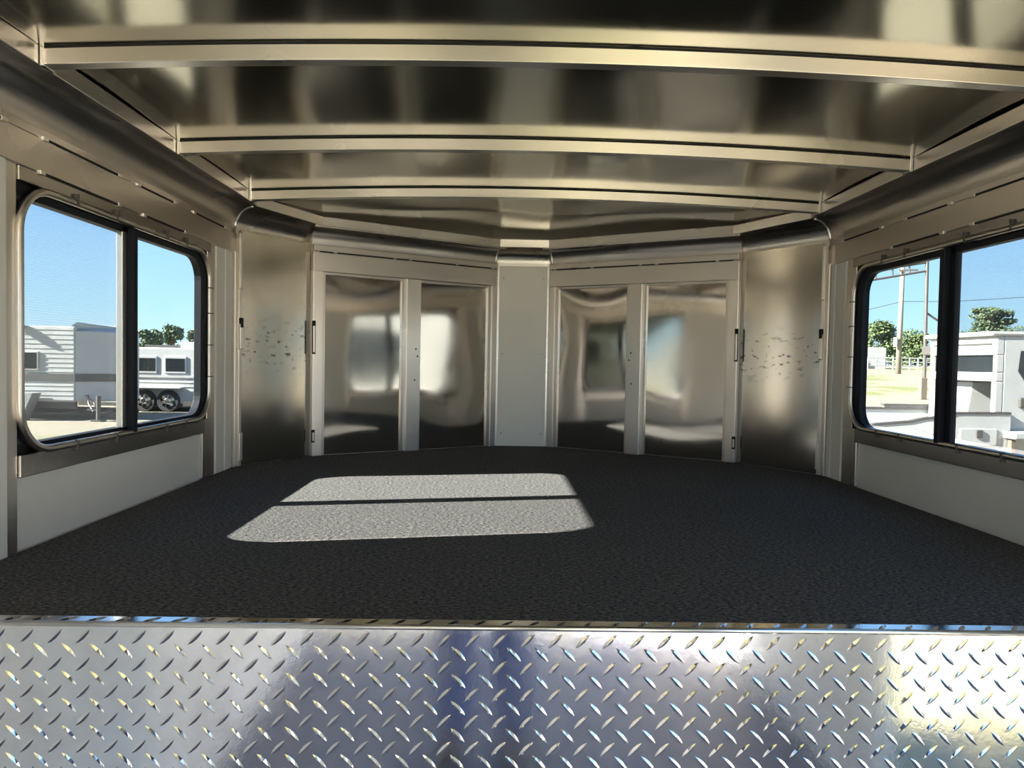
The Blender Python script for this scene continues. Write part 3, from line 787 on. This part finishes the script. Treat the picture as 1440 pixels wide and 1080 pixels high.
# --- trees
def tree(name, label, cat, base, height, crown_r, mat, clumps=14, leaf=0.25, trunk_h=0.45, flat=0.6, group=None, n_leaf=110, spread=1.0, seed=0):
    rnd = random.Random(seed)
    t = thing(name, label, cat, base, group)
    base = Vector(base)
    b = B(); tr = []
    for k in range(7):
        v = k / 6; tr.append(base + Vector((0.06 * height * math.sin(2.2 * v + seed) * v, 0.04 * height * math.sin(v * 3 + seed), height * 0.85 * v)))
    b.tube(tr, [height * 0.03 * (1 - 0.8 * k / 6) for k in range(7)], 8)
    cs = []
    for k in range(clumps):
        a = rnd.uniform(0, 2 * math.pi); v = rnd.uniform(0, 1)
        rr = crown_r * (1 - 0.55 * v) * math.sqrt(rnd.uniform(0.05, 1))
        c = base + Vector((rr * math.cos(a), rr * math.sin(a), height * (trunk_h + (0.93 - trunk_h) * v)))
        cs.append(c)
        i = min(6, int((0.25 + 0.6 * v) * 6)); b.tube([tr[i], (tr[i] + c) / 2 + Vector((0, 0, 0.03 * height)), c], [height * 0.01, height * 0.007, height * 0.003], 5)
    child('trunk', b, MT['bark'], t, 0, True)
    b = B()
    for c in cs:
        cr = crown_r * rnd.uniform(0.28, 0.48) * spread
        for _ in range(n_leaf):
            d = Vector((rnd.gauss(0, 1), rnd.gauss(0, 1), rnd.gauss(0, 1))); d.normalize(); d *= rnd.uniform(0.35, 1.0) ** 0.6
            q = c + Vector((d.x * cr, d.y * cr, d.z * cr * flat))
            s = leaf * rnd.uniform(0.6, 1.3)
            u = Vector((rnd.gauss(0, 1), rnd.gauss(0, 1), rnd.gauss(0, 1))).normalized(); v = u.orthogonal().normalized()
            b.poly([q - u * s * .5, q + v * s * .35, q + u * s * .5, q - v * s * .35])
    child('foliage', b, mat, t)
    return t
def plant(name, label, px, py_top, Y, half_px, mat, gr, **kw):
    top = at_y(px, py_top, Y); gz_ = ground_at(top.x, Y)
    tree(name, label, 'tree', (top.x, Y, gz_), top.z - gz_, half_px * Y / 1000, mat, group=gr, **kw)
plant('pine_tree', 'pine tree behind the white trailer roof, beside the left window mullion', 210, 462, 62, 20, MT['pine'], 'pines beyond the left window', seed=1, clumps=22)
plant('pine_tree', 'round-topped pine with bare trunk above the white trailer, in left window', 241, 456, 70, 19, MT['pine'], 'pines beyond the left window', seed=2, clumps=20, trunk_h=0.6)
plant('pine_tree', 'pine partly hidden by the rounded corner of the left window', 276, 461, 62, 14, MT['pine'], 'pines beyond the left window', seed=3, clumps=18)
plant('pine_tree', 'low dark pine in the gap between two taller pines behind trailer', 258, 470, 80, 12, MT['pine'], 'pines beyond the left window', seed=9, clumps=16)
plant('pine_tree', 'tall layered pine rising above the white pickup cab', 1393, 428, 78, 34, MT['pine'], None, seed=4, clumps=34, trunk_h=0.5, flat=0.4, leaf=0.35, n_leaf=150)
plant('oak_tree', 'rounded green tree behind the small far trailer, right window', 1236, 455, 92, 30, MT['leaf'], 'green trees beyond the right window', seed=5, clumps=34, trunk_h=0.15, leaf=0.4, flat=0.9, n_leaf=150)
plant('oak_tree', 'dark green tree between utility pole and metal post', 1288, 468, 104, 27, MT['leaf'], 'green trees beyond the right window', seed=6, clumps=36, trunk_h=0.1, leaf=0.4, flat=0.9, n_leaf=150)
plant('oak_tree', 'low green tree just behind the pickup cab and metal post', 1330, 476, 90, 28, MT['leaf'], 'green trees beyond the right window', seed=7, clumps=30, trunk_h=0.1, leaf=0.4, flat=0.9, n_leaf=150)
plant('oak_tree', 'low distant treetop peeking over the cab at the right', 1440, 462, 110, 40, MT['pine'], 'green trees beyond the right window', seed=8, clumps=30, trunk_h=0.1, leaf=0.45, flat=0.9)

# --- right: white pickup truck heading +X
Yn, Yf = 10.5, 12.3
gT = ground_at(6.5, 11) ; gT = GROUND
pn = lambda x, y: at_y(x, y, Yn)
pf = lambda x, y: at_y(x, y, Yf)
xc = pn(1408, 500).x                      # rear face of the cab
bx0, bx1 = pn(1205, 600).x, pn(1421, 600).x
pk = thing('pickup_truck', 'white pickup with service bed and dark rear window outside the right window', 'truck', ((bx0 + bx1) / 2, 11.4, gT))
# near bed side with stepped top and a wheel arch
arch_c = pn(1286, 640).x; arch_r = pn(1310, 0).x - arch_c
zbot = gT + 0.55
prof = [(bx0, pn(1205, 622).z), (pn(1235, 0).x, pn(1235, 606).z), (pn(1250, 0).x, pn(1250, 599).z), (pn(1303, 0).x, pn(1303, 595).z), (pn(1320, 0).x, pn(1320, 591).z), (pn(1352, 0).x, pn(1352, 588).z), (pn(1368, 0).x, pn(1368, 583).z), (bx1, pn(1421, 583).z)]
zarch = pn(1286, 603).z; ctr = zarch - arch_r
arch = [(arch_c + arch_r * math.cos(a), max(zbot, ctr + arch_r * math.sin(a))) for a in [math.pi * k / 14 for k in range(15)]]
loop = prof + [(bx1, zbot)] + arch + [(bx0, zbot)]
b = B(); b.prism_y(loop, Yn, Yn + 0.06); child('bed_side', b, MT['white_out'], pk, 0.008)
b = B()
for (xa, za), (xb_, zb_) in zip(prof, prof[1:]):
    b.hexa([(xa, Yn - 0.01, za), (xb_, Yn - 0.01, zb_), (xb_, Yn + 0.09, zb_), (xa, Yn + 0.09, za)], [(xa, Yn - 0.01, za + 0.035), (xb_, Yn - 0.01, zb_ + 0.035), (xb_, Yn + 0.09, zb_ + 0.035), (xa, Yn + 0.09, za + 0.035)])
child('bed_rail', b, MT['steel'], pk)
q0, q1 = pn(1348, 626), pn(1401, 603)
b = B(); b.box(q0.x, q1.x, Yn - 0.025, Yn - 0.001, q0.z, q1.z); dr = child('compartment_door', b, MT['white_out'], pk, 0.012)
qc = pn(1375, 610)
b = B(); b.box(qc.x - 0.05, qc.x + 0.05, Yn - 0.05, Yn - 0.025, qc.z - 0.06, qc.z + 0.06); bmesh.ops.translate(b.bm, vec=-Vector(pk.location), verts=b.bm.verts[:]); obj('handle', b.bm, MT['steel'], dr, 0.01)
# far bed side and bed floor, tailgate end
zfar = pf(1210, 575).z
b = B(); b.prism_y([(bx0 - 0.5, zbot), (bx1, zbot), (bx1, pf(1320, 569).z), (pf(1266, 0).x, pf(1266, 571).z), (pf(1255, 0).x, pf(1255, 576).z), (bx0 - 0.5, zfar)], Yf, Yf + 0.06); child('bed_side', b, MT['white_dim'], pk)
b = B(); b.box(bx0 - 0.5, bx1, Yf - 0.02, Yf + 0.09, zfar, zfar + 0.04); b.box(pf(1262, 0).x, bx1, Yf - 0.02, Yf + 0.09, pf(1266, 571).z, pf(1266, 568).z); child('bed_rail', b, MT['steel'], pk)
b = B(); b.box(bx0 - 0.5, bx1, Yn + 0.06, Yf, zbot, zbot + 0.08); child('bed_floor', b, MT['white_dim'], pk)
# cab: roof, rear wall with window band and open recess, side with door glass
zr = pn(1408, 472).z; xe = xc + 2.6
th = 0.12
y0c, y1c = Yn + 0.1, Yf - 0.05
zw1, zw0 = pn(1405, 499).z, pn(1405, 524).z; zl = pn(1405, 537).z
b = B()
b.box(xc, xc + th, y0c, y1c, zw1, zr)                       # above the window
b.box(xc, xc + th, y0c, y1c, zl, zw0)                       # below the window
b.box(xc, xc + th, y0c, y0c + 0.10, gT + 0.7, zl); b.box(xc, xc + th, y1c - 0.10, y1c, gT + 0.7, zl)
b.box(xc, xc + th, y0c, y0c + 0.08, zw0, zw1); b.box(xc, xc + th, y1c - 0.08, y1c, zw0, zw1)
b.box(xc + th, xe, y0c, y0c + 0.06, gT + 0.5, zr); b.box(xc + th, xe, y1c - 0.06, y1c, gT + 0.5, zr)
child('cab', b, MT['white_out'], pk, 0.015)
b = B(); b.box(xc - 0.10, xe, y0c - 0.03, y1c + 0.03, zr, zr + 0.07); child('roof', b, MT['white_out'], pk, 0.03)
b = B(); b.box(xc - 0.02, xc, y0c + 0.10, y1c - 0.1, pn(1405, 482).z - 0.02, pn(1405, 482).z); child('roof_gutter', b, MT['steel'], pk)
b = B(); b.box(xc + 0.05, xc + 0.07, y0c + 0.08, y1c - 0.08, zw0, zw1); child('rear_window', b, MT['darkglass'], pk)
b = B(); b.box(xc + 0.9, xc + 0.92, y0c + 0.06, y1c - 0.06, gT + 0.7, zl + 0.02); child('bulkhead', b, plain('bulkhead_grey', (0.10, 0.10, 0.10), 0.6), pk)
ym_ = (y0c + y1c) / 2
b = B(); b.hexa([(xc + 0.1, ym_ + 0.02, gT + 0.9), (xc + 0.75, ym_ + 0.02, gT + 0.9), (xc + 0.75, y1c - 0.12, gT + 0.9), (xc + 0.1, y1c - 0.12, gT + 0.9)], [(xc + 0.22, ym_ + 0.02, zl - 0.02), (xc + 0.7, ym_ + 0.02, zl - 0.02), (xc + 0.7, y1c - 0.12, zl - 0.02), (xc + 0.22, y1c - 0.12, zl - 0.02)]); child('tool_box', b, MT['white_out'], pk, 0.02)
b = B(); b.box(xc + 0.3, xc + 0.7, y0c + 0.12, y0c + 0.42, gT + 0.9, zl - 0.02); child('locker', b, MT['white_dim'], pk, 0.02)
# side door glass and mirror on the shaded side
q0, q1 = at_y(1431, 536, y0c), at_y(1470, 494, y0c)
b = B(); b.prism_y([(q0.x + 0.03, q1.z), (q1.x, q1.z), (q1.x, q0.z), (q0.x + 0.10, q0.z), (q0.x, q0.z + 0.15)], y0c - 0.012, y0c - 0.001); child('side_window', b, MT['darkglass'], pk)
q0, q1 = at_y(1431, 574, y0c), at_y(1470, 560, y0c)
b = B(); b.box(q0.x, q1.x, y0c - 0.05, y0c - 0.001, q0.z, q1.z); child('door_handle', b, MT['steel'], pk, 0.02)
q0, q1 = at_y(1424, 618, y0c - 0.3), at_y(1480, 609, y0c - 0.3)
b = B(); b.box(q0.x, q1.x, y0c - 0.35, y0c, q0.z, q1.z); child('running_board', b, MT['white_dim'], pk, 0.02)
b = B(); b.box(q0.x + 0.06, q0.x + 0.12, y0c - 0.2, y0c - 0.12, gT, q0.z); child('stand_leg', b, MT['wood'], pk)
for wx_, yy in ((arch_c, Yn + 0.16), (arch_c, Yf - 0.1), (xe - 0.6, Yn + 0.2), (xe - 0.6, Yf - 0.1)): wheel(pk, (wx_, yy, gT + 0.40), 0.40, 0.26)
q = at_y(1314, 493, Yf); b = B(); b.box(q.x - 0.05, q.x + 0.03, Yf, Yf + 0.3, q.z - 0.08, q.z + 0.08); child('far_mirror', b, MT['steel'], pk, 0.02)

# --- right far: small trailer, fence, pole, metal gantry, wires
Yt = 76
p = lambda x, y: at_y(x, y, Yt)
q0, q1 = p(1196, 519), p(1247, 489)
t = thing('cargo_trailer', 'small pale trailer with one dark window parked far off by the fence', 'trailer', ((q0.x + q1.x) / 2, Yt + 1, ground_at(q0.x, Yt)))
b = B(); b.box(q0.x, q1.x, Yt, Yt + 2.3, p(0, 517).z - 0.3, q1.z); child('body', b, MT['white_out'], t, 0.08)
b = B(); b.box(p(1214, 0).x, p(1227, 0).x, Yt - 0.05, Yt - 0.001, p(1220, 503).z, p(1220, 493).z); child('window', b, MT['darkglass'], t)
for c_ in (1226, 1234): wheel(t, (p(c_, 0).x, Yt - 0.05, ground_at(q0.x, Yt) + 0.4), 0.4, 0.25)
Yq = 70
p = lambda x, y: at_y(x, y, Yq)
x0_, x1_ = p(1190, 0).x, p(1345, 0).x
zg = ground_at(x0_, Yq)
t = thing('pipe_fence', 'white pipe rail fence across the field in front of trees', 'fence', ((x0_ + x1_) / 2, Yq, zg))
for k in range(14):
    x_ = x0_ + (x1_ - x0_) * k / 13
    b = B(); b.tube([(x_, Yq, zg - 0.1), (x_, Yq, p(1260, 503).z)], 0.07, 8); child('post', b, MT['white_dim'], t)
for yy in (503.5, 509, 514.5):
    b = B(); b.tube([(x0_, Yq, p(1260, yy).z), (x1_, Yq, p(1260, yy).z)], 0.05, 8); child('rail', b, MT['white_dim'], t)
Yp = 62
a, c = at_y(1263, 521, Yp), at_y(1270, 366, Yp)
t = thing('utility_pole', 'pale wooden utility pole standing before the green trees', 'pole', (a.x, Yp, ground_at(a.x, Yp)))
b = B(); b.tube([(a.x, Yp, ground_at(a.x, Yp)), (c.x, Yp, c.z + 0.6)], [0.24, 0.17], 12); child('shaft', b, plain('pale_pole', (0.24, 0.21, 0.16), 0.8), t, 0, True)
u0, u1 = at_y(1262, 381, Yp), at_y(1289, 380, Yp)
b = B(); b.bar((u0.x, Yp - 0.2, u0.z), (u1.x, Yp - 0.2, u1.z), 0.12, 0.16); child('crossarm', b, MT['wood'], t)
b = B(); u = at_y(1257, 478, Yp); b.tube([(u.x, Yp - 0.3, u.z - 0.6), (u.x, Yp - 0.3, u.z + 0.2)], 0.18, 10); b.bar((u.x, Yp - 0.3, u.z), (a.x, Yp, u.z), 0.08); child('transformer', b, MT['white_dim'], t)
Yg = 31
p = lambda x, y: at_y(x, y, Yg)
a, c = p(1299, 560), p(1304, 360)
zg = ground_at(a.x, Yg)
t = thing('metal_gantry', 'rusty steel gate frame with tall post and truss beam by the pickup', 'gate frame', (a.x, Yg, zg))
b = B(); b.tube([(a.x, Yg, zg - 0.02), (c.x, Yg, c.z + 0.3)], 0.075, 10); child('post', b, MT['steel'], t)
b = B(); b.box(a.x - 0.19, a.x + 0.08, Yg - 0.1, Yg + 0.1, zg, p(1299, 531).z); child('footing_post', b, MT['wood'], t, 0.02)
l0, l1 = p(1160, 405), p(1303, 381); m0, m1 = p(1160, 392), p(1303, 369)
b = B(); b.tube([l0, l1], 0.05, 8); b.tube([m0, m1], 0.05, 8)
for k in range(6):
    v = k / 6; b.tube([l0.lerp(l1, v), m0.lerp(m1, v)], 0.035, 6)
child('truss_beam', b, MT['steel'], t)
b = B(); b.tube([p(1303, 440), p(1335, 462)], 0.05, 8); child('brace', b, MT['steel'], t)
Ye = 120
b = B()
for y0_, ym_, y1_ in ((438, 424, 419), ): 
    P_ = [at_y(1100, 470, 62), at_y(1215, 437, 62), at_y(1268, 424, 62), at_y(1340, 424, 64), at_y(1440, 418, 68), at_y(1560, 408, 72)]
    b.tube(P_, 0.028, 6)
tag(rebase(obj('power_line', b, MT['steel']), at_y(1268, 424, 62)), 'thin dark power line crossing the sky in right window', 'wire')

# ------------------------------------------------------------------ the photographer, seen only as a blue reflection in the tread plate
def person():
    fz = FLOOR_Z; px, py = -0.03, -0.46
    V = []; E = []
    def v(x, y, z, rx, ry=None, par=None):
        V.append(((px + x, py + y, fz + z), rx, ry or rx)); i = len(V) - 1
        if par is not None: E.append((par, i))
        return i
    pel = v(0, 0, 0.93, 0.155, 0.115)
    wst = v(0, 0, 1.08, 0.14, 0.10, pel); chs = v(0, -0.01, 1.28, 0.165, 0.115, wst); shl = v(0, -0.01, 1.42, 0.12, 0.085, chs)
    nck = v(0, 0.0, 1.51, 0.055, 0.058, shl); hd0 = v(0, 0.02, 1.58, 0.066, 0.078, nck); hd1 = v(0, 0.02, 1.67, 0.078, 0.096, hd0); v(0, 0.005, 1.745, 0.056, 0.066, hd1)
    hands = []
    for s in (-1, 1):
        hp = v(s * 0.092, 0, 0.86, 0.098, 0.10, pel); kn = v(s * 0.090, 0.02, 0.49, 0.066, 0.066, hp); cf = v(s * 0.10, -0.01, 0.33, 0.056, 0.06, kn)
        an = v(s * 0.105, -0.02, 0.09, 0.036, 0.042, cf); he = v(s * 0.105, -0.035, 0.04, 0.036, 0.036, an); bl = v(s * 0.115, 0.10, 0.032, 0.042, 0.03, he); v(s * 0.12, 0.17, 0.024, 0.034, 0.02, bl)
        sh = v(s * 0.19, -0.01, 1.40, 0.066, 0.068, shl); el = v(s * 0.235, 0.05, 1.14, 0.046, 0.048, sh); fa = v(s * 0.205, 0.19, 1.22, 0.042, 0.042, el); wr = v(s * 0.13, 0.36, 1.345, 0.026, 0.03, fa)
        pm = v(s * 0.105, 0.405, 1.372, 0.034, 0.024, wr)
        hands.append((s, Vector((px + s * 0.105, py + 0.405, fz + 1.372))))
    def skin(vs, es, lv=2):
        me = bpy.data.meshes.new('person'); me.from_pydata([q[0] for q in vs], es, [])
        o = bpy.data.objects.new('person', me); COL.objects.link(o)
        sm = o.modifiers.new('skin', 'SKIN'); sm.use_smooth_shade = True
        for i, q in enumerate(vs):
            d = me.skin_vertices[0].data[i]; d.radius = (q[1], q[2]); d.use_root = i == 0
        ss = o.modifiers.new('subd', 'SUBSURF'); ss.levels = lv; ss.render_levels = lv
        dg = bpy.context.evaluated_depsgraph_get(); dg.update()
        m2 = bpy.data.meshes.new_from_object(o.evaluated_get(dg)); bpy.data.objects.remove(o)
        return m2
    body = skin(V, E)
    bm = bmesh.new(); bm.from_mesh(body)
    # fingers: short chains rooted inside the palm, curled round the phone edge
    for s, pmv in hands:
        for k in range(5):
            if k < 4:
                r0 = pmv + Vector((s * 0.004, 0.0, 0.024 - 0.016 * k)); ln = (0.9, 1.0, 0.95, 0.78)[k]
                ch = [r0, r0 + Vector((s * 0.012, 0.030, 0.004)) * ln, r0 + Vector((-s * 0.004, 0.052, 0.005)) * ln, r0 + Vector((-s * 0.030, 0.052, 0.004)) * ln]
            else:
                r0 = pmv + Vector((-s * 0.012, -0.012, 0.012)); ch = [r0, r0 + Vector((-s * 0.018, 0.004, 0.020)), r0 + Vector((-s * 0.034, 0.018, 0.016)), r0 + Vector((-s * 0.048, 0.024, 0.006))]
            fm = skin([(tuple(q), 0.0095 - 0.0012 * i, 0.0095 - 0.0012 * i) for i, q in enumerate(ch)], [(0, 1), (1, 2), (2, 3)], 1)
            bm.from_mesh(fm)
    # face: nose, brows, ears, chin
    hc = Vector((px, py + 0.02, fz + 1.645))
    for off, r in (((0, 0.098, -0.012), 0.014), ((0, 0.094, 0.01), 0.010), ((0, 0.082, -0.075), 0.022), ((-0.078, -0.005, -0.01), 0.022), ((0.078, -0.005, -0.01), 0.022), ((0, 0.089, -0.045), 0.014)):
        bmesh.ops.create_uvsphere(bm, u_segments=12, v_segments=8, radius=r, matrix=Matrix.Translation(hc + Vector(off)) @ Matrix.Diagonal((0.6 if abs(off[0]) > .05 else 1.0, 1, 1.2, 1)))
    skinm = plain('skin', (0.52, 0.33, 0.25), 0.55)
    denim = plain('blue_denim', (0.08, 0.14, 0.42), 0.85, 0, 0.12, 30); shirt = plain('navy_shirt', (0.06, 0.085, 0.26), 0.85, 0, 0.08, 20)
    hairm = plain('brown_hair', (0.05, 0.03, 0.02), 0.6); shoe = plain('brown_boot', (0.08, 0.05, 0.03), 0.6)
    def grow(test, amt):
        b2 = bmesh.new(); b2.from_mesh(body); b2.normal_update()
        bmesh.ops.delete(b2, geom=[f for f in b2.faces if not test(f.calc_center_median())], context='FACES')
        for q in b2.verts: q.co += q.normal * amt
        bmesh.ops.delete(b2, geom=[q for q in b2.verts if not q.link_faces], context='VERTS')
        seen = set(); best = []
        for f in b2.faces:                      # keep the largest piece
            if f in seen: continue
            st = [f]; seen.add(f); isl = []
            while st:
                g = st.pop(); isl.append(g)
                for e_ in g.edges:
                    for h in e_.link_faces:
                        if h not in seen: seen.add(h); st.append(h)
            if len(isl) > len(best): best = isl
        keep = set(best)
        bmesh.ops.delete(b2, geom=[f for f in b2.faces if f not in keep], context='FACES')
        return b2
    H = lambda c: c.z - fz
    legs = grow(lambda c: 0.07 < H(c) < 1.0 and c.y < py + 0.13, 0.012)
    top = grow(lambda c: (0.94 < H(c) < 1.49) and c.y < py + 0.335, 0.010)
    hair = grow(lambda c: H(c) > 1.60 and (H(c) > 1.70 or c.y < py + 0.03), 0.010)
    boot_a = grow(lambda c: H(c) < 0.10 and c.x < px, 0.006); boot_b = grow(lambda c: H(c) < 0.10 and c.x > px, 0.006)
    for f in bm.faces: f.smooth = True
    o = obj('person', bm, skinm); rebase(o, (px, py, fz))
    tag(o, 'person in blue jeans and navy shirt holding up a phone, reflected in the tread plate', 'person')
    for nm, b2, m in (('jeans', legs, denim), ('shirt', top, shirt), ('hair', hair, hairm), ('boot', boot_a, shoe), ('boot', boot_b, shoe)):
        c = child(nm, b2, m, o, 0, True)
    for sx in (-1, 1):
        b = B(); bmesh.ops.create_uvsphere(b.bm, u_segments=12, v_segments=8, radius=0.011, matrix=Matrix.Translation(hc + Vector((sx * 0.031, 0.083, 0.015)))); child('eye', b, MT['darkglass'], o, 0, True)
    b = B(); b.box(-0.115, 0.055, -0.030, -0.022, CAM_Z - 0.045, CAM_Z + 0.033)
    ph = obj('smartphone', b, MT['rubber'], None, 0.003); rebase(ph, (-0.03, -0.026, CAM_Z))
    tag(ph, 'dark phone held up in both hands of the person facing the tread plate', 'phone')
person()

# ------------------------------------------------------------------ unseen trees and trailer, added for the mirrored doors to reflect
for k, (x_, y_, h_) in enumerate(((-15, -6.0, 7.0), (-23, -14.5, 9), (-13, -15.0, 7.5), (-27, -6, 8.0))):  # added trees keep bright sky out of the door reflections
    tree('oak_tree', ('bushy green tree, unseen, added for the right mirrored doors to reflect', 'tall green tree further back, unseen, added for the mirrored doors to reflect', 'unseen green tree added for the outer right mirrored door to reflect', 'unseen pale green tree added at the far edge of the mirrored doors reflection')[k],
         'tree', (x_, y_, ground_at(x_, y_)), h_, 2.9, MT['leaf'], group='unseen trees added for the mirrored doors to reflect', clumps=40, trunk_h=0.08, leaf=0.4, flat=0.9, n_leaf=140, seed=20 + k)
t = thing('added_trailer', 'unseen grey trailer with dark window, added for the left mirrored doors to reflect', 'trailer', (9.0, -4.5, GROUND))  # unseen trailer, put in so the left doors have something to mirror
sg = plain('grey_trailer_paint', (0.16, 0.16, 0.155), 0.5)
b = B(); b.box(8.0, 10.2, -9.0, -1.2, GROUND + 0.55, GROUND + 2.9); child('body', b, sg, t, 0.08)
b = B(); b.box(7.97, 7.999, -4.6, -2.4, GROUND + 1.6, GROUND + 2.3); child('window', b, MT['darkglass'], t)
b = B(); b.box(7.96, 7.999, -9.0, -1.2, GROUND + 1.15, GROUND + 1.3); child('stripe', b, MT['greyband'], t)
def wheel_x(par, c, r, w_):
    b = B(); n = 24; prof = [(0.0, -w_ / 2), (0.93, -w_ / 2), (1.0, -w_ / 3), (1.0, w_ / 3), (0.93, w_ / 2), (0.0, w_ / 2)]
    rings = [[b.bm.verts.new((c[0] + y, c[1] + max(q, .02) * r * math.cos(2 * math.pi * k / n), c[2] + max(q, .02) * r * math.sin(2 * math.pi * k / n))) for k in range(n)] for q, y in prof]
    for r0, r1 in zip(rings, rings[1:]):
        for k in range(n): b.bm.faces.new((r0[k], r0[(k + 1) % n], r1[(k + 1) % n], r1[k]))
    return child('wheel', b, MT['tire'], par)
for y_ in (-6.2, -5.3): wheel_x(t, (8.1, y_, GROUND + 0.38), 0.38, 0.24); wheel_x(t, (10.1, y_, GROUND + 0.38), 0.38, 0.24)
